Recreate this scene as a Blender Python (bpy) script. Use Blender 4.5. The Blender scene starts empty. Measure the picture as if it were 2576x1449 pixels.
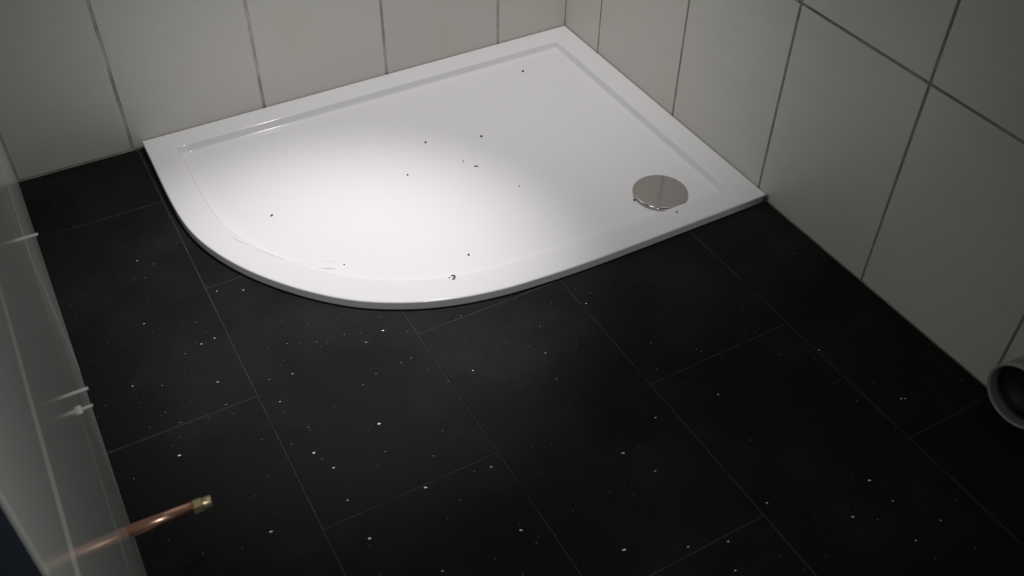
import bpy, bmesh, math, random
from mathutils import Vector, Matrix
random.seed(7)
S = bpy.context.scene
COL = S.collection

# ------------------------------------------------------------------ camera, world, light, exposure
cam_d = bpy.data.cameras.new('camera')
cam = bpy.data.objects.new('camera', cam_d)
COL.objects.link(cam)
cam.location = (-1.4017, -2.1458, 1.4165)
cam.rotation_euler = (0.8097, -0.0130, -0.5125)
cam_d.sensor_fit = 'HORIZONTAL'
cam_d.sensor_width = 36.0
cam_d.lens = 2480.5 / 2576 * 36.0
cam_d.clip_start = 0.01
cam_d.dof.use_dof = True
cam_d.dof.focus_distance = 2.35
cam_d.dof.aperture_fstop = 5.0
S.camera = cam

world = bpy.data.worlds.new('world')
S.world = world
world.use_nodes = True
world.node_tree.nodes['Background'].inputs[0].default_value = (0.80, 0.88, 1.0, 1)
world.node_tree.nodes['Background'].inputs[1].default_value = 0.06

def aim(o, target):
    d = Vector(target) - o.location
    o.rotation_euler = d.to_track_quat('-Z', 'Y').to_euler()

def spot_light(name, pos, target, half, power, radius, color):
    d = bpy.data.lights.new(name, 'SPOT')
    d.energy = power; d.color = color
    d.spot_size = 2 * half; d.spot_blend = 1.0; d.shadow_soft_size = radius
    o = bpy.data.objects.new(name, d); COL.objects.link(o)
    o.location = pos; aim(o, target)
    return o
# twin-head ceiling spotlight: one head on the tray, the other turned to the corner
HEADS = [(Vector((-0.5450, -0.4200, 2.250)), (-0.9850, -0.6900, 0), 0.2750, 142.0),
         (Vector((-0.4650, -0.4200, 2.250)), (-0.4400, 0.0400, 0), 0.5600, 82.0)]
for pos, tgt, half, pw in HEADS:
    spot_light('spot_lamp', pos, tgt, half, pw, 0.030, (1.0, 0.975, 0.985))
# the little LED torch of the phone that took the picture, beside its lens
spot_light('phone_torch', cam.location + Vector((.016, .006, .006)), (-0.8800, -1.1000, 0), 0.6600, 25.0, 0.003, (1.0, 0.985, 0.965))

S.view_settings.view_transform = 'Standard'
S.view_settings.look = 'None'
S.view_settings.gamma = 1.0
S.view_settings.use_curve_mapping = False
S.view_settings.exposure = 0.0

# ------------------------------------------------------------------ materials
def mat(name, rgb, rough=0.5, metal=0.0, spec=0.5, coat=0.0):
    m = bpy.data.materials.new(name); m.use_nodes = True
    b = m.node_tree.nodes['Principled BSDF']
    b.inputs['Base Color'].default_value = (*rgb, 1)
    b.inputs['Roughness'].default_value = rough
    b.inputs['Metallic'].default_value = metal
    b.inputs['Specular IOR Level'].default_value = spec
    b.inputs['Coat Weight'].default_value = coat
    return m

def nd(m, t, **kw):
    n = m.node_tree.nodes.new(t)
    for k, v in kw.items():
        if k in n.inputs: n.inputs[k].default_value = v
        else: setattr(n, k, v)
    return n
def lk(m, a, b): m.node_tree.links.new(a, b)
def bsdf(m): return m.node_tree.nodes['Principled BSDF']

def ramp(m, src, stops):
    r = nd(m, 'ShaderNodeValToRGB')
    el = r.color_ramp.elements
    while len(el) < len(stops): el.new(0.5)
    for e, (p, c) in zip(el, stops):
        e.position = p; e.color = (*c, 1)
    lk(m, src, r.inputs['Fac'])
    return r.outputs['Color']

def mix(m, fac, a, b, mode='MIX'):
    n = nd(m, 'ShaderNodeMix', data_type='RGBA', blend_type=mode)
    for sock, v in ((n.inputs[0], fac), (n.inputs[6], a), (n.inputs[7], b)):
        if hasattr(v, 'links'): lk(m, v, sock)
        elif isinstance(v, tuple): sock.default_value = (*v, 1)
        else: sock.default_value = v
    return n.outputs[2]

def wall_tile_mat(name, rgb, rough):
    m = mat(name, rgb, rough)
    geo = nd(m, 'ShaderNodeNewGeometry')
    mp = nd(m, 'ShaderNodeMapping'); mp.inputs['Scale'].default_value = (4, 4, 60)
    lk(m, geo.outputs['Position'], mp.inputs['Vector'])
    n1 = nd(m, 'ShaderNodeTexNoise', Scale=1.0, Detail=4.0, Roughness=0.6)
    lk(m, mp.outputs['Vector'], n1.inputs['Vector'])
    c = ramp(m, n1.outputs['Fac'], [(0.25, tuple(v * .97 for v in rgb)), (0.75, tuple(min(1, v * 1.02) for v in rgb))])
    # small stains of grout haze
    n2 = nd(m, 'ShaderNodeTexNoise', Scale=7.0, Detail=3.0)
    lk(m, geo.outputs['Position'], n2.inputs['Vector'])
    f = ramp(m, n2.outputs['Fac'], [(0.58, (0, 0, 0)), (0.82, (.32, .32, .32))])
    c = mix(m, f, c, tuple(v * w for v, w in zip(rgb, (.88, .84, .74))))
    info = nd(m, 'ShaderNodeObjectInfo')
    v = ramp(m, info.outputs['Random'], [(0, (.95, .95, .95)), (1, (1, 1, 1))])
    c = mix(m, 1.0, c, v, 'MULTIPLY')
    lk(m, c, bsdf(m).inputs['Base Color'])
    bp = nd(m, 'ShaderNodeBump', Strength=0.04, Distance=0.001)
    lk(m, n1.outputs['Fac'], bp.inputs['Height'])
    lk(m, bp.outputs['Normal'], bsdf(m).inputs['Normal'])
    return m

M_WALL = wall_tile_mat('wall_tile', (0.665, 0.658, 0.60), 0.42)
M_WALL_L = wall_tile_mat('wall_tile_glossy', (0.84, 0.87, 0.83), 0.14)

def grout_mat(name, rgb):
    m = mat(name, rgb, 0.9, spec=0.2)
    geo = nd(m, 'ShaderNodeNewGeometry')
    n = nd(m, 'ShaderNodeTexNoise', Scale=14.0, Detail=5.0, Roughness=.65)
    lk(m, geo.outputs['Position'], n.inputs['Vector'])
    c = ramp(m, n.outputs['Fac'], [(0.3, tuple(v * .55 for v in rgb)), (0.7, tuple(v * 1.35 for v in rgb))])
    lk(m, c, bsdf(m).inputs['Base Color'])
    return m
M_GROUT = grout_mat('grey_grout', (0.45, 0.44, 0.40))
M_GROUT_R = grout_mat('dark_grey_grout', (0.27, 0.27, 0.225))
M_GROUT_L = grout_mat('pale_grout', (0.62, 0.60, 0.55))
M_GROUT_F = grout_mat('black_grout', (0.036, 0.036, 0.032))

def floor_mat():
    m = mat('black_sparkle_tile', (0.010, 0.0105, 0.0105), 0.58, spec=0.12)
    geo = nd(m, 'ShaderNodeNewGeometry')
    n1 = nd(m, 'ShaderNodeTexNoise', Scale=260.0, Detail=3.0)
    lk(m, geo.outputs['Position'], n1.inputs['Vector'])
    c = ramp(m, n1.outputs['Fac'], [(0.3, (.0046, .0050, .0048)), (0.72, (.0106, .0113, .0109))])
    # faint white building dust in broad patches
    n2 = nd(m, 'ShaderNodeTexNoise', Scale=3.2, Detail=6.0, Roughness=.62)
    lk(m, geo.outputs['Position'], n2.inputs['Vector'])
    f = ramp(m, n2.outputs['Fac'], [(0.47, (0, 0, 0)), (0.85, (.060, .060, .060))])
    c = mix(m, f, c, (.30, .31, .31))
    # tiny mineral grains
    vo = nd(m, 'ShaderNodeTexVoronoi', Scale=120.0)
    lk(m, geo.outputs['Position'], vo.inputs['Vector'])
    near = nd(m, 'ShaderNodeMath', operation='LESS_THAN'); near.inputs[1].default_value = 0.17
    lk(m, vo.outputs['Distance'], near.inputs[0])
    sep = nd(m, 'ShaderNodeSeparateColor'); lk(m, vo.outputs['Color'], sep.inputs[0])
    pick = nd(m, 'ShaderNodeMath', operation='GREATER_THAN'); pick.inputs[1].default_value = 0.965
    lk(m, sep.outputs['Red'], pick.inputs[0])
    both = nd(m, 'ShaderNodeMath', operation='MULTIPLY')
    lk(m, near.outputs[0], both.inputs[0]); lk(m, pick.outputs[0], both.inputs[1])
    c = mix(m, both.outputs[0], c, (.10, .085, .075))
    lk(m, c, bsdf(m).inputs['Base Color'])
    bp = nd(m, 'ShaderNodeBump', Strength=0.15, Distance=0.0006)
    lk(m, n1.outputs['Fac'], bp.inputs['Height'])
    lk(m, bp.outputs['Normal'], bsdf(m).inputs['Normal'])
    return m
M_FLOOR = floor_mat()

def tray_mat():
    m = mat('white_acrylic', (0.80, 0.788, 0.808), 0.075, spec=0.45)
    geo = nd(m, 'ShaderNodeNewGeometry')
    n1 = nd(m, 'ShaderNodeTexNoise', Scale=55.0, Detail=5.0, Roughness=.7)
    lk(m, geo.outputs['Position'], n1.inputs['Vector'])
    f = ramp(m, n1.outputs['Fac'], [(0.60, (0, 0, 0)), (0.80, (.16, .16, .16))])
    c = mix(m, f, (0.80, 0.788, 0.808), (.55, .53, .52))
    lk(m, c, bsdf(m).inputs['Base Color'])
    return m
M_TRAY = tray_mat()
M_SCUFF = mat('scuff_grey', (.64, .64, .63), .5)
M_CHROME = mat('brushed_chrome', (.66, .64, .64), .11, 1.0)
M_COPPER = mat('copper', (.86, .50, .38), .33, 1.0)
M_BRASS = mat('brass', (.62, .52, .30), .40, .85)
M_PVC = mat('grey_plastic', (.32, .32, .30), .38)
M_PVC_DARK = mat('dark_grey_plastic', (.16, .16, .155), .5)  # darker grey than the barrel, for the socket lining
M_RUBBER = mat('black_rubber', (.008, .008, .008), .6)
M_GRIT = mat('dark_grit', (.10, .09, .08), .9)
M_SPACER = mat('white_plastic', (.85, .85, .82), .4)
M_CHIP = mat('mineral_chip', (.88, .86, .82), .30)
M_CHIP_D = mat('dull_mineral_chip', (.24, .20, .17), .4)
M_PLASTER = mat('white_plaster', (.70, .69, .66), .9)
M_END = mat('shaded_end_board', (.006, .009, .014), .9, spec=.2)  # shade of the unlit wall end painted as near-black
M_LENS = mat('lamp_glass', (.9, .9, .9), .2)
M_SEAL = mat('dark_sealant', (.10, .10, .095), .45)

# ------------------------------------------------------------------ helpers
def link(name, me, parent=None, loc=None):
    o = bpy.data.objects.new(name, me); COL.objects.link(o)
    if parent: o.parent = parent
    if loc is not None: o.location = loc
    return o

def mesh(name, verts, faces, m, smooth=False):
    me = bpy.data.meshes.new(name); me.from_pydata([tuple(v) for v in verts], [], faces)
    if m: me.materials.append(m)
    if smooth: me.polygons.foreach_set('use_smooth', [True] * len(me.polygons))
    me.update(); return me

def bm_mesh(name, bm, m, smooth=False):
    bmesh.ops.recalc_face_normals(bm, faces=bm.faces)
    me = bpy.data.meshes.new(name); bm.to_mesh(me); bm.free(); me.materials.append(m)
    if smooth: me.polygons.foreach_set('use_smooth', [True] * len(me.polygons))
    return me

def box_bm(bm, lo, hi):
    lo, hi = Vector(lo), Vector(hi)
    r = bmesh.ops.create_cube(bm, size=1, matrix=Matrix.Translation((lo + hi) / 2) @ Matrix.Diagonal((*(hi - lo), 1)))
    return r['verts']

def struct(name, lo, hi, m):
    bm = bmesh.new(); box_bm(bm, lo, hi)
    o = link(name, bm_mesh(name, bm, m)); o['kind'] = 'structure'; return o

def tag(o, label, cat, group=None):
    o['label'] = label; o['category'] = cat
    if group: o['group'] = group
    return o

_tiles = {}
def tile_mesh(U, V, N, w, h, m, thick=0.007):
    """one ceramic tile; face at n=0, back at n=-thick; chamfered rim"""
    key = (tuple(U), tuple(V), round(w, 4), round(h, 4), m.name)
    if key in _tiles: return _tiles[key]
    ch = 0.0002 if m == M_WALL_L else 0.0010
    U, V, N = Vector(U), Vector(V), Vector(N)
    vs = []
    for (e, n) in ((0, -thick), (0, -ch), (ch, 0)):
        for (a, b) in ((-1, -1), (1, -1), (1, 1), (-1, 1)):
            vs.append(U * a * (w / 2 - e) + V * b * (h / 2 - e) + N * n)
    fs = [(8, 9, 10, 11), (3, 2, 1, 0)]
    for k in (0, 4):
        for i in range(4):
            j = (i + 1) % 4
            fs.append((k + i, k + j, k + 4 + j, k + 4 + i))
    if U.cross(V).dot(N) < 0: fs = [tuple(reversed(f)) for f in fs]
    me = mesh('tile', vs, fs, m)
    _tiles[key] = me
    return me

def put_tile(parent, U, V, N, O, u0, u1, v0, v1, m, gap, ugap=None):
    """tile between joint centre lines u0..u1, v0..v1 on plane through O"""
    w, h = u1 - u0 - (gap if ugap is None else ugap), v1 - v0 - gap
    if w < .01 or h < .01: return None
    me = tile_mesh(U, V, N, w, h, m)
    c = Vector(O) + Vector(U) * ((u0 + u1) / 2) + Vector(V) * ((v0 + v1) / 2)
    jit = random.uniform(-.0003, .0003)
    o = link('tile', me, parent, c + Vector(N) * jit)
    return o

# ------------------------------------------------------------------ room shell
RW = 1.4886           # room width
H = 2.36              # ceiling height
ZJ = [0.001, 0.4808, 1.140, 1.800, H]
LEFT_END = -1.735
FRONT = -2.75

# floor: black grout bed with tiles half-bond
floor = struct('floor', (-2.3, FRONT, -0.10), (0.03, 0.03, -0.0008), M_GROUT_F)
fx = [-2.220, -1.885, -1.550, -1.214, -0.885, -0.5555, -0.218, 0.0]
A = [0.0, -0.556, -1.2135, -1.871, -2.53, FRONT]
B = [0.0, -0.2275, -0.885, -1.5445, -2.202, FRONT]
for k in range(len(fx) - 1):
    js = B if k % 2 == 0 else A
    for a, b in zip(js[:-1], js[1:]):
        x0, x1 = fx[k], fx[k + 1]
        put_tile(floor, (1, 0, 0), (0, 1, 0), (0, 0, 1), (0, 0, 0), x0, x1, b, a, M_FLOOR, .0026)

# back wall
wb = struct('wall_back', (-RW - .10, 0.0009, -0.1), (0.10, 0.12, H), M_GROUT)
xj = [-RW, -1.2246, -0.8918, -0.5547, -0.2184, 0.0025]
for a, b in zip(xj[:-1], xj[1:]):
    for c, d in zip(ZJ[:-1], ZJ[1:]):
        put_tile(wb, (1, 0, 0), (0, 0, 1), (0, -1, 0), (0, 0, 0), a, b, c, d, M_WALL, .0074)
# right wall
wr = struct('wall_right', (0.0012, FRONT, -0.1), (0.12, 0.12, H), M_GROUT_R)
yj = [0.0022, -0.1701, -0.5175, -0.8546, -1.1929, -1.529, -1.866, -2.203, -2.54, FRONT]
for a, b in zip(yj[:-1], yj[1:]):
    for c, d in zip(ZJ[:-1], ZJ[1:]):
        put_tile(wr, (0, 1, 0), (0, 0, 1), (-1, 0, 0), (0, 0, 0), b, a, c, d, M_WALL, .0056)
# yellowed stubs of plastic spacers still in two joint crossings of the right wall
M_STUB = mat('yellowed_plastic', (.34, .31, .20), .6)
for y, z in ((-1.1775, .4808), (-.8430, .4812)):
    bm = bmesh.new(); vv = box_bm(bm, (-.0006, -.0042, -.0026), (.002, .0042, .0026))
    for v in bm.verts: v.co += Vector((0, random.uniform(-.0012, .0012), random.uniform(-.0008, .0008)))
    st_ = link('spacer_stub', bm_mesh('spacer_stub', bm, M_STUB), wr, (0, y, z)); st_['label'] = 'yellowed spacer stub in a joint crossing'
# left wall (ends at a doorway)
wl = struct('wall_left', (-RW - .11, LEFT_END, -0.1), (-RW - 0.0016, 0.12, H), M_GROUT_L)
zl = [0.001, 0.295, 0.740, 1.185, 1.630, 2.075, H]
yl = [0.0, -0.67, -1.34, LEFT_END + .0002]
for c, d in zip(zl[:-1], zl[1:]):
    for a, b in zip(yl[:-1], yl[1:]):
        put_tile(wl, (0, 1, 0), (0, 0, 1), (1, 0, 0), (-RW, 0, 0), b, a, c, d, M_WALL_L, .0025, .0001)
# board on the left wall's doorway end, its shade put into near-black colour
tr = struct('trim_1', (-RW - .11, LEFT_END - .010, 0.0), (-RW - .0005, LEFT_END - .0005, H), M_END)
ceil = struct('ceiling', (-2.3, FRONT, H), (0.12, 0.12, H + .1), M_PLASTER)

# ------------------------------------------------------------------ shower tray
HT = 0.0210
G = 0.0022                       # gap to walls
raw = [(-0.105, -0.8862), (-0.28, -0.8864), (-0.40, -0.8864), (-0.4672, -0.8856), (-0.53, -0.8838), (-0.5985, -0.8795),
       (-0.648, -0.8755), (-0.6975, -0.8695), (-0.7859, -0.8508), (-0.8656, -0.8200), (-0.9389, -0.7770), (-0.9794, -0.7460),
       (-1.0458, -0.6815), (-1.1088, -0.5955), (-1.1476, -0.5260), (-1.1786, -0.4507), (-1.1953, -0.3804), (-1.2008, -0.3217),
       (-1.2030, -0.2444), (-1.2020, -0.160), (-1.2010, -0.105)]
def catmull(P, n):
    out = []
    for i in range(len(P) - 1):
        p0 = P[max(i - 1, 0)]; p1 = P[i]; p2 = P[i + 1]; p3 = P[min(i + 2, len(P) - 1)]
        for k in range(n):
            t = k / n
            out.append(tuple(0.5 * (2 * b + (c - a) * t + (2 * a - 5 * b + 4 * c - d) * t * t + (3 * b - a - 3 * c + d) * t ** 3)
                             for a, b, c, d in zip(p0, p1, p2, p3)))
    out.append(P[-1]); return out
curve = catmull(raw, 6)
for _ in range(25):      # light fairing
    curve = [curve[0]] + [tuple((a + 2 * b + c) / 4 for a, b, c in zip(curve[i - 1], curve[i], curve[i + 1])) for i in range(1, len(curve) - 1)] + [curve[-1]]
OUT = curve + [(-1.2003, -G), (-1.10, -G), (-.8, -G), (-.4, -G), (-.105, -G), (-G, -G), (-G, -.105), (-G, -.4), (-G, -.78), (-G, -0.8860)]     # clockwise seen from above
OUT = [Vector((a, b, 0)) for a, b in OUT]
n = len(OUT)
NRM = []
for i in range(n):
    a, b, c = OUT[i - 1], OUT[i], OUT[(i + 1) % n]
    d1, d2 = (b - a).normalized(), (c - b).normalized()
    n1, n2 = Vector((d1.y, -d1.x, 0)), Vector((d2.y, -d2.x, 0))   # inward for clockwise
    s = (n1 + n2)
    NRM.append(s / (1 + n1.dot(n2)))
def inset(d):
    return [p + q * d for p, q in zip(OUT, NRM)]
DZ = 0.0172
prof = [(0.0, 0.0), (0.0, .003), (0.0, HT - .0036), (0.0, HT - .0028), (.0009, HT - .0009), (.0028, HT), (.0055, HT), (.0600, HT), (.0628, HT),
        (.0644, HT - .0004), (.0658, HT - .0017), (.0666, HT - .0034), (.0706, HT - DZ + .0046), (.0718, HT - DZ + .0026), (.0736, HT - DZ + .0011), (.0762, HT - DZ + .0002), (.0790, HT - DZ), (.0860, HT - DZ)]
vs, fs = [], []
for d, z in prof:
    for q in inset(d): vs.append((q.x, q.y, z))
for k in range(len(prof) - 1):
    for i in range(n):
        j = (i + 1) % n
        fs.append((k * n + i, (k + 1) * n + i, (k + 1) * n + j, k * n + j))
fs.append(tuple(range((len(prof) - 1) * n, len(prof) * n))[::-1])
fs.append(tuple(range(n)))
bm = bmesh.new()
bvs = [bm.verts.new(v) for v in vs]
for f in fs: bm.faces.new([bvs[i] for i in f])
bmesh.ops.triangulate(bm, faces=[f for f in bm.faces if len(f.verts) > 4])
tray = link('shower_tray', None, None, (-.6, -.44, 0))
tag(tray, 'low white quadrant shower tray with one curved front corner, set in the tiled corner', 'shower tray')
me = bm_mesh('tray_body', bm, M_TRAY, True)
me.transform(Matrix.Translation((.6, .44, 0)))
body = link('tray_body', me, tray)
def tray_loc(x, y, z): return Vector((x + .6, y + .44, z))

def lathe(name, prof, m, seg=48, axis='Z', smooth=True):
    bm = bmesh.new(); rings = []
    for r, z in prof:
        if r < 1e-6: rings.append([bm.verts.new((0, 0, z))])
        else: rings.append([bm.verts.new((r * math.cos(2 * math.pi * i / seg), r * math.sin(2 * math.pi * i / seg), z)) for i in range(seg)])
    for a, b in zip(rings[:-1], rings[1:]):
        for i in range(seg):
            j = (i + 1) % seg
            if len(a) == 1 and len(b) == 1: continue
            if len(a) == 1: bm.faces.new((a[0], b[j], b[i]))
            elif len(b) == 1: bm.faces.new((a[i], a[j], b[0]))
            else: bm.faces.new((a[i], a[j], b[j], b[i]))
    me = bm_mesh(name, bm, m, smooth)
    if axis == 'X': me.transform(Matrix.Rotation(math.pi / 2, 4, 'Y'))
    return me

ZF = HT - DZ                   # recess floor level
# drain: chrome cover standing on a short collar
DC = (-0.2020, -0.7500)
cover = link('drain_cover', lathe('drain_cover', [(0, .0095), (.02, .0094), (.040, .0090), (.054, .0083), (.0595, .0078), (.0620, .0072), (.0635, .0064), (.0643, .0054), (.0643, .0046), (.0632, .0038), (0, .0038)], M_CHROME, 72), tray, tray_loc(*DC, ZF))
cover['label'] = 'round domed chrome drain cover'
link('drain_collar', lathe('drain_collar', [(0.050, .0045), (.0545, .0042), (.0548, 0.0003), (.050, 0.0002)], M_RUBBER, 48), cover)
# sealant dab where the tray front meets the right wall
bm = bmesh.new()
bmesh.ops.create_icosphere(bm, subdivisions=2, radius=1)
for v in bm.verts: v.co = Vector((v.co.x * .0035, v.co.y * .006, v.co.z * .0085)) * (1 + random.uniform(-.12, .12))
sl = link('sealant_dab', bm_mesh('sealant_dab', bm, M_SEAL, True), tray, tray_loc(-.0045, -.8885, .0150))
sl['label'] = 'dark dab of sealant at the corner'
# scuffs on the rim near the curved edge
def scuff(pts, w, z):
    v, f = [], []
    for i, (x, y) in enumerate(pts):
        a = pts[max(i - 1, 0)]; b = pts[min(i + 1, len(pts) - 1)]
        d = Vector((b[0] - a[0], b[1] - a[1])).normalized(); nn = Vector((-d.y, d.x))
        ww = w * (0.35 + 0.65 * math.sin(math.pi * i / (len(pts) - 1))) * random.uniform(.6, 1.2)
        v += [(x + nn.x * ww, y + nn.y * ww, z), (x - nn.x * ww, y - nn.y * ww, z)]
    for i in range(len(pts) - 1): f.append((2 * i, 2 * i + 1, 2 * i + 3, 2 * i + 2))
    return [Vector(q) + Vector((.6, .44, 0)) for q in v], f
sv, sf = [], []
for pts, w in (([(-1.120, -.446), (-1.110, -.470), (-1.098, -.492)], .0010), ([(-1.088, -.510), (-1.074, -.532), (-1.060, -.553), (-1.044, -.572)], .0009),
               ([(-1.030, -.590), (-1.012, -.606), (-.995, -.622)], .0009), ([(-.985, -.610), (-.970, -.622), (-.952, -.632)], .0008)):
    v, f = scuff(pts, w, HT + .00025); o_ = len(sv); sv += v; sf += [tuple(i + o_ for i in q) for q in f]
sc = link('scuff_mark', mesh('scuff_mark', sv, sf, M_SCUFF), tray)
sc['label'] = 'faint grey scuffs along the curved rim'

# ------------------------------------------------------------------ copper pipe stub on the left wall
PB = Vector((-RW, -1.1456, 0.1081))
cp = link('copper_pipe', None, None, PB)
cp.rotation_euler = (0, math.radians(3.0), math.radians(-.4))
tag(cp, 'copper water pipe stub with a brass end fitting, sticking out of the left wall', 'pipe')
link('pipe', lathe('pipe', [(.0080, -.004), (.0098, -.004), (.0098, .100), (.0080, .100)], M_COPPER, 32, 'X'), cp)
# brass fitting: hexagonal nut + stub with hollow end
bm = bmesh.new()
for (x0, x1, r0, r1) in ((.098, .1005, .0104, .0120), (.1005, .1115, .0120, .0120), (.1115, .114, .0120, .0104)):
    a = [bm.verts.new((x0, r0 * math.cos(math.pi / 3 * i + .3), r0 * math.sin(math.pi / 3 * i + .3))) for i in range(6)]
    b = [bm.verts.new((x1, r1 * math.cos(math.pi / 3 * i + .3), r1 * math.sin(math.pi / 3 * i + .3))) for i in range(6)]
    for i in range(6): bm.faces.new((a[i], a[(i + 1) % 6], b[(i + 1) % 6], b[i]))
    if x0 < .099: bm.faces.new(a)
    if x1 > .113: bm.faces.new(b)
bmesh.ops.remove_doubles(bm, verts=bm.verts, dist=1e-5)
ft = link('brass_fitting', bm_mesh('brass_fitting', bm, M_BRASS), cp)
ft['label'] = 'brass compression nut'
st = link('fitting_stub', lathe('fitting_stub', [(.0092, .112), (.0097, .1145), (.0097, .1255), (.0090, .1275), (.0074, .1275), (.0072, .118), (0, .118)], M_BRASS, 32, 'X'), ft)

# ------------------------------------------------------------------ drain pipe in the right wall
DP = Vector((0.0, -1.6055, 0.0790))
dp = link('waste_pipe', None, None, DP)
tag(dp, 'short grey waste pipe socket with a black opening, low on the right wall', 'pipe')
def xl(name, prof, m, parent, seg=64):     # lathe along -X (r, distance out from wall)
    me = lathe(name, prof, m, seg)
    me.transform(Matrix.Rotation(-math.pi / 2, 4, 'Y'))
    return link(name, me, parent)
R0 = .0640
barrel = xl('pipe_barrel', [(R0 - .004, -.012), (R0 - .004, .030), (R0 - .0015, .033), (R0, .037), (R0, .0455), (R0 - .0012, .0475), (R0 - .0035, .0480), (R0 - .0050, .0470),
                 (R0 - .0052, .030), (R0 - .0075, .026), (R0 - .0075, -.010)], M_PVC, dp)
lin = xl('socket_lining', [(R0 - .0054, .0440), (R0 - .0068, .040), (R0 - .0080, .024)], M_PVC_DARK, dp)
rub = xl('rubber_seal', [(R0 - .0060, .0300), (R0 - .0095, .0290), (R0 - .0110, .024), (R0 - .012, .004), (0, .002)], M_RUBBER, dp)

# ------------------------------------------------------------------ tile spacers left in the joints of the left wall
def spacer_cross(leg, t, d, out):
    bm = bmesh.new()
    box_bm(bm, (-.001, -leg, -t), (out, leg, t))
    if d: box_bm(bm, (-.001, -d, -t), (.0045, d, t)); box_bm(bm, (-.001, -t, -d), (.0045, t, d))
    return bm
def spacer(y, z, bm, label):
    o = link('tile_spacer', bm_mesh('tile_spacer', bm, M_SPACER), None, (-RW, y, z))
    tag(o, label, 'spacer', 'spacers left in the joints of the left wall'); return o
spacer(-1.0135, .295, spacer_cross(.0022, .0011, 0, .021), 'thin white plastic spacer in the left wall joint, just beyond the cross-shaped one')
spacer(-1.0500, .295, spacer_cross(.0016, .0012, .0075, .020), 'cross-shaped white plastic spacer in the left wall joint, nearest the copper pipe')
spacer(-.615, .295, spacer_cross(.0026, .0012, 0, .022), 'white plastic spacer in the left wall joint, farthest from the copper pipe')

# ------------------------------------------------------------------ grit on the tray: each crumb is a thing
def crumb(x, y, size, label, flat=.5, sx=1.0, z=None, rot=0):
    bm = bmesh.new(); bmesh.ops.create_icosphere(bm, subdivisions=1, radius=1)
    for v in bm.verts:
        v.co *= random.uniform(.72, 1.18)
        v.co = Vector((v.co.x * size * sx, v.co.y * size, v.co.z * size * flat))
    lo = min(v.co.z for v in bm.verts)
    for v in bm.verts: v.co.z -= lo
    o = link('grit_crumb', bm_mesh('grit_crumb', bm, M_GRIT), None, (x, y, ZF if z is None else z))
    o.rotation_euler.z = rot
    return tag(o, label, 'grit', 'dark grit on the shower tray')
# the curled flake near the curved front: a hooked sliver
bm = bmesh.new()
arc = [(-.0042, .0040), (.0002, .0052), (.0036, .0036), (.0040, .0008), (.0010, .0004), (.0034, -.0020), (.0020, -.0050), (-.0016, -.0056)]
va = []
for i, (x, y) in enumerate(arc):
    a = arc[max(i - 1, 0)]; b = arc[min(i + 1, len(arc) - 1)]
    d = Vector((b[0] - a[0], b[1] - a[1])).normalized(); q = Vector((-d.y, d.x)) * .0013
    z = .0006 + .0006 * math.sin(i)
    va.append([bm.verts.new((x + q.x, y + q.y, z + .0010)), bm.verts.new((x - q.x, y - q.y, z + .0010)), bm.verts.new((x - q.x, y - q.y, 0)), bm.verts.new((x + q.x, y + q.y, 0))])
for a, b in zip(va[:-1], va[1:]):
    for i in range(4): bm.faces.new((a[i], a[(i + 1) % 4], b[(i + 1) % 4], b[i]))
bm.faces.new(va[0]); bm.faces.new(va[-1])
o = link('grit_crumb', bm_mesh('grit_crumb', bm, M_GRIT), None, (-.759, -.792, HT))
o.rotation_euler.z = -.5
tag(o, 'largest grit flake, curled and dark, on the tray rim near the curved front edge', 'grit', 'dark grit on the shower tray')
for x, y, s, fl, sx, z, rot, lab in [
    (-.7665, -.789, .0018, .5, 1, HT, 0, 'tiny dark crumb right beside the curled flake on the tray rim'),
    (-.459, -.352, .0036, .5, 1, None, 0, 'dark grit crumb in the upper middle of the tray, right of the smaller one'),
    (-.591, -.310, .0030, .5, 1, None, 0, 'small dark grit crumb left of the upper middle of the tray'),
    (-.217, -.137, .0038, .5, 1, None, 0, 'dark grit crumb nearest the back corner of the tray'),
    (-.685, -.408, .0026, .5, 1, None, 0, 'faint grit crumb on the left half of the tray, above its bright centre'),
    (-.527, -.455, .0022, .5, 3.0, None, -.5, 'thin dash-shaped grit sliver in the middle of the tray'),
    (-.545, -.422, .0020, .5, 1, None, 0, 'tiny grit speck just behind the dash-shaped sliver on the tray'),
    (-.690, -.728, .0026, .5, 1, None, 0, 'small grit crumb behind the curled flake, inside the recess of the tray'),
    (-1.016, -.400, .0028, .5, 1.5, None, .4, 'grit crumb farthest left on the tray, by the curved side'),
    (-.936, -.629, .0018, .5, 1, None, 0, 'pale tiny grit speck near the curved left front of the tray'),
    (-.2685, -.7425, .0036, .5, 1, None, 0, 'dark grit crumb touching the left side of the drain cover'),
    (-.223, -.820 - .02, .0022, .4, 1.6, HT, .3, 'faint grit smear on the straight front rim below the drain cover'),
    (-.475, -.570, .0018, .5, 1, None, 0, 'tiny pale grit speck between the drain cover and the tray middle')]:
    crumb(x, y, s, lab, fl, sx, z, rot)

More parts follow.
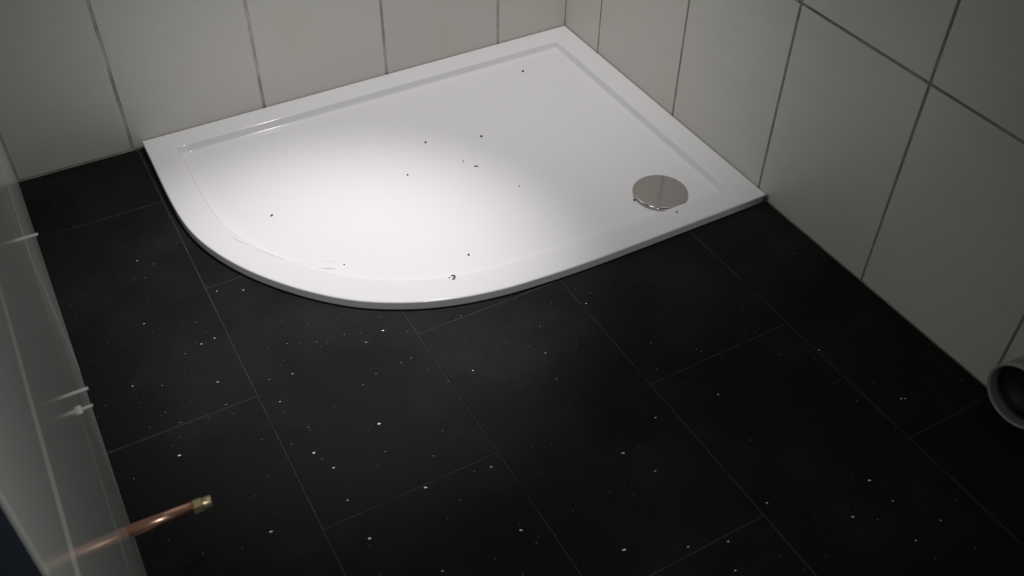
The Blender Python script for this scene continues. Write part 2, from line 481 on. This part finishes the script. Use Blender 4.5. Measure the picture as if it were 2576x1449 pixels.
# ------------------------------------------------------------------ sparkling mineral chips set in the black floor tiles
CH = [(-1.3165,-0.4028,1),(-1.2878,-0.431,0),(-1.3153,-0.4654,0),(-1.1962,-0.5759,1),(-1.1472,-0.5987,1),(-1.3515,-0.5979,1),(-1.2589,-0.6433,0),(-1.2404,-0.7037,1),(-1.2674,-0.7068,1),(-1.3021,-0.7173,0),(-1.1203,-0.7858,0),(-1.0686,-0.8085,0),(-1.0131,-0.8166,0),(-0.9838,-0.8563,1),(-0.9416,-0.8433,2),(-1.139,-0.8653,1),(-1.1823,-0.8582,0),(-1.2691,-0.8173,1),(-1.4114,-0.751,1),(-1.3627,-0.7764,0),(-1.2721,-0.8781,0),(-1.3748,-0.8437,0),(-1.3575,-0.8797,0),(-1.1834,-0.9192,1),(-1.0442,-1.0548,2),(-1.1589,-1.0009,0),(-1.1984,-1.0216,0),(-1.1708,-1.0595,2),(-1.1624,-1.0785,0),(-1.06,-1.117,0),(-1.3796,-0.951,2),(-1.4608,-0.9621,0),(-1.1525,-1.1061,1),(-1.1569,-1.1799,1),(-1.0297,-1.2204,2),(-1.2907,-1.1762,2),(-1.1539,-1.2662,2),(-1.0001,-0.9414,0),(-0.9462,-0.9384,0),(-0.9238,-0.9369,0),(-1.0323,-0.955,0),(-0.5416,-0.9251,0),(-0.5454,-0.9718,1),(-0.5219,-0.9501,0),(-0.6619,-0.983,0),(-0.7872,-0.8802,0),(-0.6895,-1.0506,1),(-0.8343,-1.0228,1),(-0.7049,-1.1173,0),(-0.624,-1.0589,0),(-0.5229,-1.1887,0),(-0.4241,-1.1832,0),(-0.4199,-1.1926,0),(-0.4932,-1.1269,0),(-0.5941,-1.2854,1),(-0.6915,-1.3232,2),(-0.9114,-1.2366,1),(-0.9411,-1.2309,0),(-0.6644,-1.3827,1),(-0.9285,-1.373,2),(-0.7997,-1.4861,2),(-0.7044,-1.5323,1),(-0.918,-1.4055,0),(-0.9888,-1.2715,0),(-0.8883,-1.0241,0),(-0.9889,-1.1671,0),(-1.0759,-1.3775,1),(-0.161,-1.1582,0),(-0.2135,-1.3013,1),(-0.2379,-1.3146,0),(-0.2906,-1.2746,0),(-0.2929,-1.2024,0),(-0.2483,-1.3822,0),(-0.1782,-1.416,0),(-0.1629,-1.4703,1),(-0.1564,-1.4739,1),(-0.3488,-1.5788,2),(-0.3444,-1.6299,1),(-0.5355,-1.5283,1),(-0.4266,-1.62,2),(-0.3939,-1.6448,0),(-0.3018,-1.6972,1),(-0.2482,-1.6813,0),(-0.3674,-1.7048,1),(-0.2922,-1.7628,0),(-0.6408,-1.5559,1),(-0.6638,-1.6043,1),(-0.3647,-1.7445,0),(-0.4584,-1.2965,1),(-0.4742,-1.4103,0),(-0.0322,-1.4685,0),(-0.0276,-1.4933,0),(-0.2397,-1.4339,0),(-0.066,-1.0573,0)]
for grp, m, nm in (((1, 2), M_CHIP, 'mineral_chip'), ((0,), M_CHIP_D, 'dull_mineral_chip')):
    v, f = [], []
    for x, y, c in CH:
        if c not in grp: continue
        r = (.0015, .0017, .0024)[c]; k0 = len(v); a0 = random.uniform(0, 6.28)
        for i in range(6):
            a = a0 + i * math.pi / 3; q = r * random.uniform(.65, 1.15)
            px = q * 1.45 * math.cos(a); py = q * .8 * math.sin(a)
            ca, sa = math.cos(-.30), math.sin(-.30)
            v.append((x + px * ca - py * sa, y + px * sa + py * ca, .0004))
        v.append((x, y, .0008))
        for i in range(6): f.append((k0 + i, k0 + (i + 1) % 6, k0 + 6))
    o = link(nm, mesh(nm, v, f, m), floor); o['kind'] = 'stuff'

# ------------------------------------------------------------------ twin-head spotlight on the ceiling (above the frame)
LC = Vector((-0.5050, -0.4200, H))
lp = link('ceiling_spotlight', None, None, LC)
tag(lp, 'twin-head spotlight on the ceiling above the shower tray', 'lamp')
bm = bmesh.new(); box_bm(bm, (-.085, -.025, -.022), (.085, .025, 0))
link('mounting_bar', bm_mesh('mounting_bar', bm, M_CHROME), lp)
for pos, tgt, half, pw in HEADS:
    q = (Vector(tgt) - pos).to_track_quat('-Z', 'Y')
    hd = link('lamp_head', lathe('lamp_head', [(.034, .006), (.036, .006), (.036, .040), (.026, .060), (0, .062), (0, .059), (.024, .057), (.034, .039)], M_CHROME, 40), lp, pos - LC)
    hd.rotation_mode = 'QUATERNION'; hd.rotation_quaternion = q
    top = q @ Vector((0, 0, .058))
    bm = bmesh.new(); 
    e0, e1 = pos - LC + top, Vector(((pos - LC).x + top.x * .2, 0, -.020))
    d = e1 - e0; bmesh.ops.create_cone(bm, cap_ends=True, segments=12, radius1=.005, radius2=.005, depth=d.length, matrix=Matrix.Translation((e0 + e1) / 2) @ d.to_track_quat('Z', 'Y').to_matrix().to_4x4())
    link('lamp_stem', bm_mesh('lamp_stem', bm, M_CHROME), lp)
